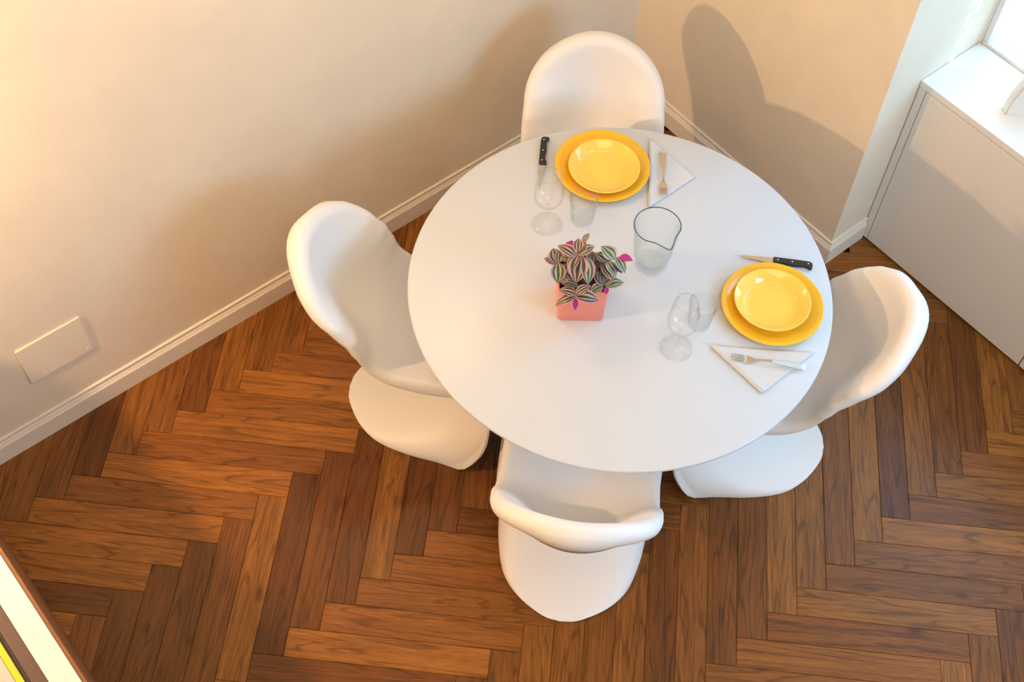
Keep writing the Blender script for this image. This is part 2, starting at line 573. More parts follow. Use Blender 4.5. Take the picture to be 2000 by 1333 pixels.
def plank_mesh():
    L, Wd, T, b, g = PLN, PWD, 0.012, 0.0012, 0.00035
    x0, x1, y0, y1 = -L / 2 + g, L / 2 - g, -Wd / 2 + g, Wd / 2 - g
    V = [(x0, y0, -T), (x1, y0, -T), (x1, y1, -T), (x0, y1, -T),
         (x0, y0, -b), (x1, y0, -b), (x1, y1, -b), (x0, y1, -b),
         (x0 + b, y0 + b, 0), (x1 - b, y0 + b, 0), (x1 - b, y1 - b, 0), (x0 + b, y1 - b, 0)]
    F = [(0, 3, 2, 1), (8, 9, 10, 11)]
    for a in (0, 4):
        for i in range(4):
            j = (i + 1) % 4
            F.append((a + i, a + j, a + 4 + j, a + 4 + i))
    me = bpy.data.meshes.new('plank')
    me.from_pydata(V, [], F)
    me.materials.append(M_WOOD)
    return me


PM = plank_mesh()
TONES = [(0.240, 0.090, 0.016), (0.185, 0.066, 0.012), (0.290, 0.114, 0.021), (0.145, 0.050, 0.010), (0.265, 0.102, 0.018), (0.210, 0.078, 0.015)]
rnd = random.Random(11)
npl = 0
for mcol in range(-6, 7):
    for k in range(-60, 61):
        for vert in (0, 1):
            if vert == 0: cx, cy = k + mcol * NPL + NPL / 2, k - mcol * NPL + 0.5
            else: cx, cy = k + NPL + mcol * NPL + 0.5, k + 1 - NPL / 2 - mcol * NPL
            X, Y = (cx + cy) * S2 * PWD, (cy - cx) * S2 * PWD
            ang = -PI / 4 + (PI / 2 if vert else 0)
            # half extents of the turned plank
            ex = (PLN + PWD) / 2 * S2
            if X + ex < -1.50 or X - ex > 1.50 or Y - ex > 1.075 or Y + ex < -2.05: continue
            if X - ex * .55 > WX and Y > NY + .2: continue
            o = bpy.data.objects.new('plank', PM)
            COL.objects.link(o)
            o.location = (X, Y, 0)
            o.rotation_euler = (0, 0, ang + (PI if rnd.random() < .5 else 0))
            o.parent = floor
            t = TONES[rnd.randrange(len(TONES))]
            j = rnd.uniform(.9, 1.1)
            lit_bias = (1.20 if vert == 0 else 0.88) if X < -.25 else (1.04 if vert == 0 else 0.97)  # lamplight on the left floor put into the plank colours, by plank direction
            o.color = (t[0] * j * lit_bias, t[1] * j * lit_bias, t[2] * j * lit_bias, 1)
            npl += 1
print('planks', npl)

# blank cover plate on the left wall
cp = empty('cover_plate', (-1.0665, WY, 0.3635))
tag(cp, 'blank painted cover plate on the left wall just above the baseboard', 'cover plate')
o = box('plate', -0.105, 0.105, -0.006, -0.0005, -0.0875, 0.0875, M_PLATE_W, cp, bevel=0.0025)
for sx in (-1, 1):
    V, F = lathe_vf([(0, .0012), (.003, .0008), (.0035, 0)], 16)
    V = [(sx * 0.09 + a, -0.006 - c, -0.07 * 1 + b) for a, b, c in V]
    mesh('screw', V, F, M_PLATE_W, cp, True)

# ------------------------------------------------------------------ low cabinets in the window niche
CX = 1.4865


def cabinet(name, y1, y0, filler, label):
    t = empty(name, (CX, (y0 + y1) / 2, 0))
    tag(t, label, 'cabinet', 'white cabinets under the window')
    cy = (y0 + y1) / 2
    box('body', 0.021, 0.270, y0 - cy + .001, y1 - cy - .001, 0.012, 0.7535, M_LAC, t)
    box('plinth', 0.05, 0.26, y0 - cy + .001, y1 - cy - .001, 0.0005, 0.0115, M_DARK, t)
    yd1 = y1 - cy - .0015
    if filler:
        box('filler_strip', 0.0, 0.020, yd1 - 0.026, yd1, 0.012, 0.7535, M_LAC, t, bevel=0.0008)
        yd1 -= 0.0285
    box('door', 0.0, 0.020, y0 - cy + .0012, yd1, 0.012, 0.751, M_LAC, t, bevel=0.0012)
    return t


cabinet('cabinet', 0.0295, -0.689, True, 'white handleless cabinet beside the niche jamb, with a narrow filler strip')
cabinet('cabinet', -0.6905, -1.396, False, 'white handleless cabinet cut off by the right edge of the photo')
wt = box('worktop', CX - .0005, 1.7665, NYE + .002, 0.0295, 0.7545, 0.780, M_TOP, bevel=0.0012)
tag(wt, 'plain white worktop on the cabinets below the window', 'worktop')

# white arched ornament standing on the worktop, cut off by the frame
bt = empty('arched_ornament', (1.574 + .73 * .17, -0.225 - .68 * .17, 0.7804), math.radians(-43))
tag(bt, 'white arched ornament on the worktop, cut off by the right edge of the photo', 'ornament')


def arch_box(hw, hgt, y0, y1, n):
    pf = [(hw * math.cos(a), hgt * math.sin(a)) for a in np.linspace(0, PI, n)]
    k = len(pf)
    V = [(a, y0, b) for a, b in pf] + [(a, y1, b) for a, b in pf]
    F = [tuple(range(k)), tuple(range(k, 2 * k))[::-1]]
    for i in range(k):
        j = (i + 1) % k
        F.append((i, k + i, k + j, j))
    return V, F

# ------------------------------------------------------------------ counter with wood front in the lower left corner
CF = -1.477
ct = empty('counter', (CF, -0.3, 0))
tag(ct, 'low counter with brown wood front and white top edge, lower left corner', 'counter')
y0c, y1c = -1.35 + .3, 1.075 + .3
box('front_panel', -0.0085, 0.0, y0c, y1c, 0.0005, 0.926, M_BROWNP, ct, bevel=0.001)
box('top_edge', -0.0645, -0.009, y0c, y1c, 0.0005, 0.930, M_CAP, ct, bevel=0.0015)
box('inlay', -0.0945, -0.065, y0c, y1c, 0.0005, 0.926, M_TAUPE, ct, bevel=0.0008)
box('inlay', -0.1045, -0.0955, y0c, y1c, 0.0005, 0.925, M_TAUPE, ct, bevel=0.0008)
box('dark_inset', -0.118, -0.105, y0c, y1c, 0.0005, 0.9295, M_DARK, ct)
box('pale_inset', -0.62, -0.1185, y0c, y1c, 0.0005, 0.9300, M_CAP, ct)
box('rear_edge', -0.68, -0.621, y0c, y1c, 0.0005, 0.930, M_CAP, ct, bevel=0.0015)

# ------------------------------------------------------------------ table
TX, TY, TH = 0.243, 0.044, 0.730
TR = 0.597
tb = empty('dining_table', (TX, TY, 0))
tag(tb, 'round white pedestal table laid for two, amid four white chairs', 'table')
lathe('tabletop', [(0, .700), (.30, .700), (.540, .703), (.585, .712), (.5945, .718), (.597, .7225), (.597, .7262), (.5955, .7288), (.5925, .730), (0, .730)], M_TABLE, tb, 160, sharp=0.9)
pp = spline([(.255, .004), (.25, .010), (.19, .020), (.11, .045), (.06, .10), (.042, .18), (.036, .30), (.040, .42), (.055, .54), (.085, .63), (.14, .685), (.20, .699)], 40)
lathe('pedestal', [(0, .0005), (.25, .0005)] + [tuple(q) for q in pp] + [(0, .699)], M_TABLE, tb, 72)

# ------------------------------------------------------------------ moulded cantilever chair
CTR = [(-.276, .826), (-.270, .775), (-.258, .708), (-.240, .635), (-.213, .565), (-.175, .503), (-.113, .450), (-.03, .420), (.06, .414), (.15, .422),
       (.22, .436), (.264, .434), (.293, .412), (.301, .37), (.291, .32), (.264, .262), (.222, .205), (.158, .145), (.08, .092), (-.01, .052), (-.10, .025), (-.165, .009), (-.22, .0015)]
EDG = [(0, .275, .226, .385), (.10, .284, .230, .325), (.28, .275, .236, .18), (.38, .245, .238, .08), (.46, .190, .238, .001), (.56, .11, .224, .001), (.69, .01, .210, .001),
       (.80, -.09, .180, .001), (.89, -.16, .126, .001), (.96, -.208, .055, .001), (1.0, -.220, .0, .001)]


def chair_grid():
    NU1, NU2, NV = 48, 44, 24
    fine = spline([(x, z) for x, z in CTR], 2000)
    s = np.r_[0, np.cumsum(np.linalg.norm(np.diff(fine, axis=0), axis=1))]
    Ltot = s[-1]
    i_front = int(np.argmax(fine[:, 0]))           # foremost point of the front roll
    Lf = s[i_front]
    i_roll = int(np.argmin(abs(s - (Lf - .085))))
    tan = np.gradient(fine, axis=0)
    tan /= np.linalg.norm(tan, axis=1)[:, None]
    nor = np.stack([-tan[:, 1], tan[:, 0]], 1)      # towards the sitter / up / front
    # sign that makes tz point along growing l
    _n, _t = nor[100], tan[100]
    TS = 1.0 if (-_n[1] * -1.0 * _t[0] + _n[0] * -1.0 * _t[1]) > 0 else -1.0
    def at(l):
        l = np.clip(l, 0, Ltot)
        P = np.array([np.interp(l, s, fine[:, k]) for k in (0, 1)])
        N = np.array([np.interp(l, s, nor[:, k]) for k in (0, 1)])
        return P, N / np.linalg.norm(N)
    L0, W0 = .215, .236
    wk = spline([(0, W0), (.20, W0), (.28, .238), (.36, .239), (.45, .238), (.55, .240), (.66, .242), (.75, .240), (.9, .230), (1.3, .228)], 300)
    def wspl(l): return np.interp(l, wk[:, 0], wk[:, 1])
    def Wd(l):
        return float(wspl(l))
    # outline polyline in (y,l)
    th = np.linspace(-PI / 2, PI / 2, 121)
    arch = np.stack([W0 * np.sin(th), L0 * (1 - np.cos(th) ** .92)], 1)
    ls = np.linspace(L0, Lf + .2, 121)[1:]
    side = np.stack([np.array([Wd(q) for q in ls]), ls], 1)
    out = np.vstack([side[::-1] * [-1, 1], arch, side])
    def dist(y, l):
        a, b = out[:-1], out[1:]
        ab = b - a
        t = np.clip(((np.array([y, l]) - a) * ab).sum(1) / (ab ** 2).sum(1), 0, 1)
        q = a + ab * t[:, None] - [y, l]
        dd = np.sqrt((q ** 2).sum(1))
        k = int(dd.argmin())
        tg = ab[k] / np.linalg.norm(ab[k])
        return dd[k], np.array([tg[1], -tg[0]])
    ED = np.array(EDG)
    vs = np.linspace(-1, 1, 2 * NV + 1)
    vs = np.sign(vs) * (1 - (1 - abs(vs)) ** 1.6)
    rows = list(Lf * (np.linspace(0, 1, NU1) ** 1.25)) + list(Lf + (Ltot - Lf) * (1 - (1 - np.linspace(0, 1, NU2 + 1)[1:]) ** 1.7))
    G = np.zeros((len(rows), len(vs), 3))
    for i, lc in enumerate(rows):
        bl = max(0.0, 1 - lc / .36)
        bl = bl * bl * (3 - 2 * bl) if bl < 1 else 1.0
        b2 = np.clip((lc - (Lf - .12)) / .17, 0, 1)
        b2 = b2 * b2 * (3 - 2 * b2)
        Pc, Nc = at(lc)
        t = np.clip((lc - Lf + .06) / (Ltot - Lf + .06), 0, 1)
        E = np.array([np.interp(t, ED[:, 0], ED[:, k]) for k in (1, 2, 3)])
        if t > 0:
            E = spline(ED[:, 1:], np.array([np.interp(t, ED[:, 0], EARC)]))[0]
        for j, v in enumerate(vs):
            sv = abs(v)
            l = lc + bl * L0 * (1 - math.cos(v * PI / 2) ** .92) if sv < 1 else lc + bl * L0
            w = Wd(l)
            y = (bl * math.sin(v * PI / 2) + (1 - bl) * v) * w
            P, N = at(min(l, Lf + .12))
            r = np.interp(l, [0, .08, .14, .20, .28, .36, .44, .52, .60, .70, .82], [.036, .048, .068, .096, .114, .105, .072, .046, .034, .024, .010])
            n = r * (1 - math.cos(PI * min(abs(y) / (.94 * w), 1))) / 2
            d, e = dist(y, l)
            RL = float(np.interp(l, [0, .10, .20, .32, .5, .62], [.046, .042, .034, .030, .030, .036]))
            gy = gl = 0.0
            if d < RL:
                u = (RL - d) / RL
                # the edge curls over: a half turn that hangs down behind at the top, fading to a quarter turn along the sides
                PH = float(np.interp(l, [0, .08, .18, .30, .42], [PI, PI, PI * .82, PI * .62, PI * .5]))
                rr = float(np.interp(l, [0, .10, .20, .30, .42], [.033, .030, .024, .022, .030 / (PI / 2) * 1.15]))
                rn = float(np.interp(l, [0, .10, .20, .30, .42, .50, .62], [.033, .030, .024, .022, .024, .030, .042]))
                hang = float(np.interp(l, [0, .03, .15], [.040, .038, 0]))
                us = 1 - .32 * hang / .040
                ph = min(u / us, 1) * PH
                gi = rr * math.sin(ph) - (hang * (u - us) / (1 - us) if u > us else 0)
                n -= rn * (1 - math.cos(ph))
                corr = gi - u * RL
                gy, gl = e[0] * corr, e[1] * corr
            tz = np.array([-N[1], N[0]]) * -1.0        # tangent of growing l (N is the tangent turned by +90 degrees)
            A = np.array([P[0] + N[0] * n + TS * tz[0] * gl, y + gy, P[1] + N[1] * n + TS * tz[1] * gl])
            if b2 > 0:
                c = 1 - math.cos(sv * PI / 2) ** .9 if sv < 1 else 1.0
                fl = .017 * max(0, (sv - .90) / .10) ** 1.5 * float(np.interp(t, [.0, .12, .2, .42, .5], [0, 0, 1, 1, 0]))
                B = np.array([Pc[0] + (E[0] - Pc[0]) * c, math.copysign((E[1] - .006 * float(np.interp(t, [.0, .12, .2, .42, .5], [0, 0, 1, 1, 0]))) * math.sin(sv * PI / 2) + fl, v), Pc[1] + (E[2] - Pc[1]) * c])
                A = A * (1 - b2) + B * b2
            A[2] = max(A[2], .0008)
            G[i, j] = A
    l_seat = .355
    part = []
    for i in range(len(rows) - 1):
        l = rows[i]
        part.append(0 if l < l_seat else (1 if l < Lf - .005 else 2))
    return G, part


_e = spline(np.array(EDG)[:, 1:], 800)
_ea = np.r_[0, np.cumsum(np.linalg.norm(np.diff(np.array(EDG)[:, 1:], axis=0), axis=1))]
EARC = _ea / _ea[-1]


def chair_meshes():
    G, part = chair_grid()
    nu, nv = G.shape[:2]
    import bmesh
    g = bmesh.new()
    vs = [g.verts.new(tuple(v)) for v in G.reshape(-1, 3)]
    for i in range(nu - 1):
        for j in range(nv - 1):
            q = [i * nv + j, i * nv + j + 1, (i + 1) * nv + j + 1, (i + 1) * nv + j]
            g.faces.new([vs[k] for k in q])
    g.normal_update()
    Nn = np.array([tuple(v.normal) for v in vs]).reshape(nu, nv, 3)
    g.free()
    mid = nu // 2 - 8                       # a row of the seat: there the normal has to point up
    if Nn[mid, nv // 2, 2] < 0: Nn = -Nn
    Nn[-5:] = Nn[-6, nv // 2]
    for q in (slice(0, 4), slice(-4, None)):
        a_ = Nn[1:5, q].reshape(-1, 3).mean(0)
        Nn[0:4, q] = a_ / np.linalg.norm(a_)
    TK = 0.0085
    H = G - Nn * TK
    H[..., 2] = np.maximum(H[..., 2], .0005)
    # full mesh first, for normals
    V = np.vstack([G.reshape(-1, 3), H.reshape(-1, 3)])
    K = nu * nv
    F, pid = [], []
    for i in range(nu - 1):
        for j in range(nv - 1):
            a, b, c, d = i * nv + j, i * nv + j + 1, (i + 1) * nv + j + 1, (i + 1) * nv + j
            F.append((a, b, c, d)); pid.append(part[i])
            F.append((K + a, K + d, K + c, K + b)); pid.append(part[i])
        for j, fl in ((0, 0), (nv - 1, 1)):
            a, d = i * nv + j, (i + 1) * nv + j
            F.append((a, d, K + d, K + a) if not fl else (a, K + a, K + d, d)); pid.append(part[i])
    for i, fl in ((0, 1), (nu - 1, 0)):
        for j in range(nv - 1):
            a, b = i * nv + j, i * nv + j + 1
            F.append((a, K + a, K + b, b) if not fl else (a, b, K + b, K + a)); pid.append(part[min(i, nu - 2)])
    me = bpy.data.meshes.new('shell_all')
    me.from_pydata([tuple(v) for v in V], [], F)
    import bmesh
    bm = bmesh.new()
    bm.from_mesh(me)
    bm.faces.ensure_lookup_table()
    bmesh.ops.recalc_face_normals(bm, faces=bm.faces[:])
    bm.normal_update()
    vn = [v.normal.copy() for v in bm.verts]
    FF = [[v.index for v in f.verts] for f in bm.faces]
    bm.free()
    res = []
    for p, nm in enumerate(('backrest', 'seat', 'base')):
        fs = [f for f, q in zip(FF, pid) if q == p]
        used = sorted({v for f in fs for v in f})
        mp = {v: k for k, v in enumerate(used)}
        m2 = bpy.data.meshes.new(nm)
        m2.from_pydata([tuple(V[v]) for v in used], [], [tuple(mp[v] for v in f) for f in fs])
        m2.polygons.foreach_set('use_smooth', [True] * len(m2.polygons))
        m2.normals_split_custom_set_from_vertices([tuple(vn[v]) for v in used])
        m2.materials.append(M_CHAIR)
        res.append((nm, m2))
    bpy.data.meshes.remove(me)
    return res


CH = chair_meshes()


def chair(tip, heading, label):
    a = math.radians(heading)
    o = empty('moulded_chair', (tip[0] + .22 * math.cos(a), tip[1] + .22 * math.sin(a), 0.0005), a)
    tag(o, label, 'chair', 'white moulded chairs around the table')
    for nm, me in CH:
        c = bpy.data.objects.new(nm, me)
        COL.objects.link(c)
        c.parent = o
    return o


chair((-.318, -.422), 43.0, 'white moulded chair at the near side of the table, seen from behind')
chair((-.335, .635), -47.5, 'white moulded chair left of the table, its back towards the left wall')
chair((.735, -.497), 133.0, 'white moulded chair right of the table, its back towards the cabinets')
chair((.745, .722), 229.0, 'white moulded chair at the far side of the table, before the room corner')

# ------------------------------------------------------------------ tableware
TZ = TH + .0006


def plate_prof(R, h, rim, well, t=.004):
    """open dish: flat well, flared rim; returns a closed (r,z) loop from the axis below to the axis above"""
    o = [(0, .0), (well * .86, .0), (well * .90, .0012)]
    o += [(well + (R - well) * q, .004 + (h - .004) * q ** 1.25) for q in (.15, .4, .7, .92)]
    o += [(R - .0005, h - .0005), (R, h + .0012), (R - .0012, h + .0028), (R - .0035, h + .0026)]
    o += [(well + (R - well) * q, .0055 + t * .4 + (h - .004) * q ** 1.25) for q in (.88, .6, .3, .1)]
    o += [(well - .006, .0048), (well * .6, .0045), (0, .0045)]
    return o


def big_plate(x, y, label):
    t = empty('dinner_plate', (x, y, TZ))
    tag(t, label, 'plate', 'large yellow plates')
    R = .1425
    pf = [(0, 0), (.085, 0), (.088, .002), (.098, .005), (.118, .0115), (.134, .0165), (.1415, .0185), (R, .0198), (.1415, .0212), (.139, .0212),
          (.136, .0200), (.134, .0203), (.131, .0186), (.129, .0189), (.126, .0172), (.121, .0160), (.112, .0135), (.104, .0098), (.098, .0068), (.092, .0052), (.06, .005), (0, .005)]
    lathe('dish', pf, M_YEL, t, 96, sharp=0)
    return t


def small_plate(x, y, label):
    t = empty('side_plate', (x, y, TZ + .0056))
    tag(t, label, 'plate', 'small yellow plates')
    R = .107
    pf = [(0, 0), (.066, 0), (.069, .002), (.078, .008), (.092, .0185), (.1035, .0265), (.1062, .0285), (R, .0298), (.1062, .0310), (.1045, .0308),
          (.101, .0285), (.0925, .0222), (.084, .0155), (.0795, .0105), (.077, .0072), (.073, .0056), (.05, .0052), (0, .005)]
    lathe('dish', pf, M_YEL2, t, 96, sharp=0)
    return t


big_plate(.482, .395, 'large yellow plate at the far place, under a smaller yellow plate')
small_plate(.4745, .3805, 'small yellow plate stacked on the large plate at the far place')
big_plate(.522, -.277, 'large yellow plate at the right-hand place, under a smaller yellow plate')
small_plate(.5215, -.274, 'small yellow plate stacked on the large plate at the right-hand place')


def ribbon(pts_l, pts_r, z_top, thick):
    """flat blade from two edge polylines with per-point top height"""
    n = len(pts_l)
    V, F = [], []
    for i in range(n):
        zt = z_top[i] if hasattr(z_top, '__len__') else z_top
        th = thick[i] if hasattr(thick, '__len__') else thick
        V += [(pts_l[i][0], pts_l[i][1], zt), (pts_r[i][0], pts_r[i][1], zt), (pts_r[i][0], pts_r[i][1], zt - th), (pts_l[i][0], pts_l[i][1], zt - th)]
    for i in range(n - 1):
        a, b = 4 * i, 4 * i + 4
        for k in range(4):
            F.append((a + k, a + (k + 1) % 4, b + (k + 1) % 4, b + k))
    F.append((0, 3, 2, 1))
    F.append((4 * n - 4, 4 * n - 3, 4 * n - 2, 4 * n - 1))
    return V, F


def knife(tip, end, flip, label):
    """x axis from tip to handle end, y to the cutting side"""
    tip, end = Vector(tip), Vector(end)
    d = end - tip
    L = d.length
    t = empty('steak_knife', (tip.x, tip.y, TZ), math.atan2(d.y, d.x))
    tag(t, label, 'knife', 'black handled steak knives')
    f = flip
    LB = L * .50
    us = np.linspace(0, 1, 18)
    bl, br = [], []
    for u in us:
        x = LB * u + .0
        spine = -.0085 + .0075 * (1 - u) ** 2.2 * 1.0
        belly = .0085 - .0160 * (1 - u) ** 2.6 + .0015 * math.sin(u * 9)
        bl.append((x, f * spine)); br.append((x, f * max(belly, spine + .0008)))
    V, F = ribbon(bl, br, list(.0055 + 0 * us), list(.0008 + .0008 * us))
    o = mesh('blade', V, F, M_STEEL, t); fix_normals(o)
    # handle with finger swell and hooked butt
    prof = [(0, -.0092, .0125), (.06, -.0095, .0140), (.12, -.0096, .0105), (.2, -.0096, .0082), (.35, -.0096, .0088), (.5, -.0098, .0104), (.65, -.0098, .0100), (.78, -.0096, .0080), (.87, -.0095, .0100), (.94, -.0085, .0150), (.985, -.0050, .0140), (1.0, -.001, .0100)]
    LH = L - LB
    sp_ = spline([(LB - .001 + LH * a, b, c) for a, b, c in prof], 30)
    lo = [(x, f * b) for x, b, c in sp_]
    hi = [(x, f * c) for x, b, c in sp_]
    V, F = ribbon(lo, hi, .0115, .0105)
    h = mesh('handle', V, F, M_HANDLE, t); fix_normals(h)
    bm_bevel(h, .0022, 2) if False else None
    bv = h.modifiers.new('bevel', 'BEVEL'); bv.width = .0025; bv.segments = 3; bv.limit_method = 'ANGLE'; bv.angle_limit = .9
    for q in (.10, .47, .88):
        V, F = lathe_vf([(0, .0125), (.0017, .0122), (.0024, .0116), (.0024, .0105)], 14, LB + LH * q, f * -.001)
        mesh('rivet', V, F, M_RIVET, h, True)
    return t


knife((.277, .443), (.424, .595), -1, 'black handled steak knife left of the far yellow plates, its blade behind the wine glass')
knife((.566, -.085), (.716, -.249), -1, 'black handled steak knife lying beside the right-hand yellow plates')


def fork(tine, end, label, z0):
    tine, end = Vector(tine), Vector(end)
    d = end - tine
    L = d.length
    t = empty('fork', (tine.x, tine.y, z0), math.atan2(d.y, d.x))
    tag(t, label, 'fork', 'steel forks on paper napkins')
    def zz(x):   # bowl of the fork in side view
        u = x / L
        return float(np.interp(u, [0, .10, .22, .32, .40, .55, .8, 1.0], [.0085, .0045, .0025, .0040, .0095, .0120, .0075, .0045]))
    # tines
    for k in range(4):
        y0 = (k - 1.5) * .0064
        xs = np.linspace(0, L * .19, 8)
        w = [.0008 + .0009 * min(1, i / 4) for i in range(8)]
        V, F = ribbon([(x, y0 * (1 + .06 * (x / L)) - a) for x, a in zip(xs, w)], [(x, y0 * (1 + .06 * (x / L)) + a) for x, a in zip(xs, w)], [zz(x) + .0012 for x in xs], .0013)
        o = mesh('tine', V, F, M_STEEL, t, True); fix_normals(o)
    hw = [(.18, .0117), (.215, .0122), (.25, .0118), (.28, .0095), (.305, .0060), (.34, .0038), (.40, .0032), (.48, .0040), (.62, .0058), (.8, .0077), (.93, .0088), (.985, .0090), (1.0, .0086)]
    xs = np.linspace(.18, 1, 44)
    hh = [float(np.interp(x, [a for a, b in hw], [b for a, b in hw])) for x in xs]
    V, F = ribbon([(x * L, -h) for x, h in zip(xs, hh)], [(x * L, h) for x, h in zip(xs, hh)], [zz(x * L) + .0014 for x in xs], .0016)
    o = mesh('handle', V, F, M_STEEL, t, False); fix_normals(o)
    bv = o.modifiers.new('bevel', 'BEVEL'); bv.width = .0006; bv.segments = 2; bv.limit_method = 'ANGLE'; bv.angle_limit = .9
    V, F = ribbon([(L * .962, -.0087), (L * .990, -.0087)], [(L * .962, .0087), (L * .990, .0087)], [zz(L * .962) + .0019, zz(L * .99) + .0019], .0012)
    o = mesh('end_band', V, F, M_RIVET, t)
    fix_normals(o)
    return t


def napkin(A, B, C, label, puff_edge):
    """triangle A,B,C of folded paper; the fold A-B is thick and springs up a little"""
    A, B, C = Vector(A), Vector(B), Vector(C)
    t0 = empty('paper_napkin', (A.x, A.y, TZ))
    tag(t0, label, 'napkin', 'folded paper napkins')
    n = 26
    rn = random.Random(5)
    def surf(lift, shrink):
        V, idx = [], {}
        for i in range(n + 1):
            for j in range(n + 1 - i):
                a, b = i / n, j / n              # a towards C, b along A->B
                p = A + (B - A) * b + (C - A) * a
                e = a                             # distance from the fold
                z = lift * (.35 + .65 * math.exp(-e * 9)) + .0012 * math.sin(9 * a + 4 * b) * (1 - a) * .5
                idx[(i, j)] = len(V)
                V.append((p.x - A.x, p.y - A.y, max(.0003, z)))
        F = []
        for i in range(n):
            for j in range(n - i):
                F.append((idx[(i, j)], idx[(i, j + 1)], idx[(i + 1, j)]))
                if j < n - i - 1: F.append((idx[(i, j + 1)], idx[(i + 1, j + 1)], idx[(i + 1, j)]))
        return V, F
    V, F = surf(puff_edge, 0)
    o = mesh('top_ply', V, F, M_NAP, t0, True)
    fix_normals(o)
    so = o.modifiers.new('solid', 'SOLIDIFY'); so.thickness = .0008; so.offset = -1
    V2 = [(x, y, .0004) for x, y, z in V]
    o = mesh('bottom_ply', V2, F, M_NAP, t0, True)
    # rounded fold roll along A-B
    d = (B - A)
    L = d.length
    d.normalize()
    q = Vector((-d.y, d.x))
    if q.dot(C - A) > 0: q = -q
    V, F = [], []
    m = 8
    for i in range(21):
        s_ = i / 20
        base = d * (L * s_)
        r = puff_edge * .5
        for k in range(m):
            th = PI * k / (m - 1)
            V.append((base.x + q.x * math.sin(th) * r * .9, base.y + q.y * math.sin(th) * r * .9, r + r * math.cos(th) * .98 + .0003))
    for i in range(20):
        for k in range(m - 1):
            a = i * m + k
            F.append((a, a + 1, a + m + 1, a + m))
    o = mesh('fold', V, F, M_NAP, t0, True)
    return t0


napkin((.678, .396), (.494, .198), (.684, .200), 'white paper napkin folded to a triangle beside the far yellow plates', .008)
napkin((.299, -.269), (.302, -.463), (.507, -.458), 'white paper napkin folded to a triangle beside the right-hand yellow plates', .011)
fork((.550, .198), (.672, .332), 'steel fork on the napkin right of the far yellow plates', TZ + .0035)
fork((.311, -.330), (.446, -.478), 'steel fork on the napkin below the right-hand yellow plates', TZ + .0050)


def wine_glass(x, y, h, label):
    t = empty('wine_glass', (x, y, TZ))
    tag(t, label, 'wine glass', 'stemmed wine glasses')
    lathe('foot', [(0, .0), (.0435, .0), (.0445, .001), (.0435, .0022), (.02, .0042), (.008, .0075), (.0045, .0135), (0, .0136)], M_GLASS, t, 56, sharp=0)
    st = spline([(.0044, .0138), (.0036, .03), (.0034, .05), (.0042, h * .385), (.0075, h * .40)], 14)
    lathe('stem', [(0, .0137)] + [tuple(q) for q in st] + [(0, h * .40)], M_GLASS, t, 20, sharp=0)
    ou = spline([(.0005, h * .402), (.013, h * .408), (.0265, h * .45), (.0385, h * .52), (.0425, h * .61), (.0410, h * .73), (.0360, h * .88), (.0310, h)], 30)
    inn = [(max(r - .0012, 0), z + (.0016 if r < .02 else 0)) for r, z in ou][::-1]
    lathe('bowl', [(0, h * .402)] + [tuple(q) for q in ou] + inn + [(0, h * .402 + .0018)], M_GLASS, t, 56, sharp=0)
    return t


wine_glass(.2165, .336, .215, 'stemmed wine glass at the far place, standing before the steak knife blade')
wine_glass(.219, -.214, .215, 'stemmed wine glass at the right-hand place, overlapping the tumbler behind it')


def tumbler(x, y, r0, r1, h, label):
    t = empty('tumbler', (x, y, TZ))
    tag(t, label, 'glass', 'plain glass tumblers')
    ou = [(0, 0), (r0 - .003, 0), (r0, .003)] + [(r0 + (r1 - r0) * q, .003 + (h - .003) * q) for q in (.25, .5, .75, 1)]
    inn = [(r1 - .0010, h + .0006), (r1 - .0022, h)] + [(r0 + (r1 - r0) * q - .0024, .003 + (h - .003) * q) for q in (.75, .5, .25, .12)] + [(r0 - .007, .0085), (0, .0085)]
    lathe('cup', ou + inn, M_TUMB, t, 56, sharp=.5)
    return t


tumbler(.311, .288, .0345, .042, .096, 'plain glass tumbler at the far place, just below the large yellow plate')
tumbler(.326, -.190, .0335, .040, .098, 'plain glass tumbler at the right-hand place, behind the wine glass')


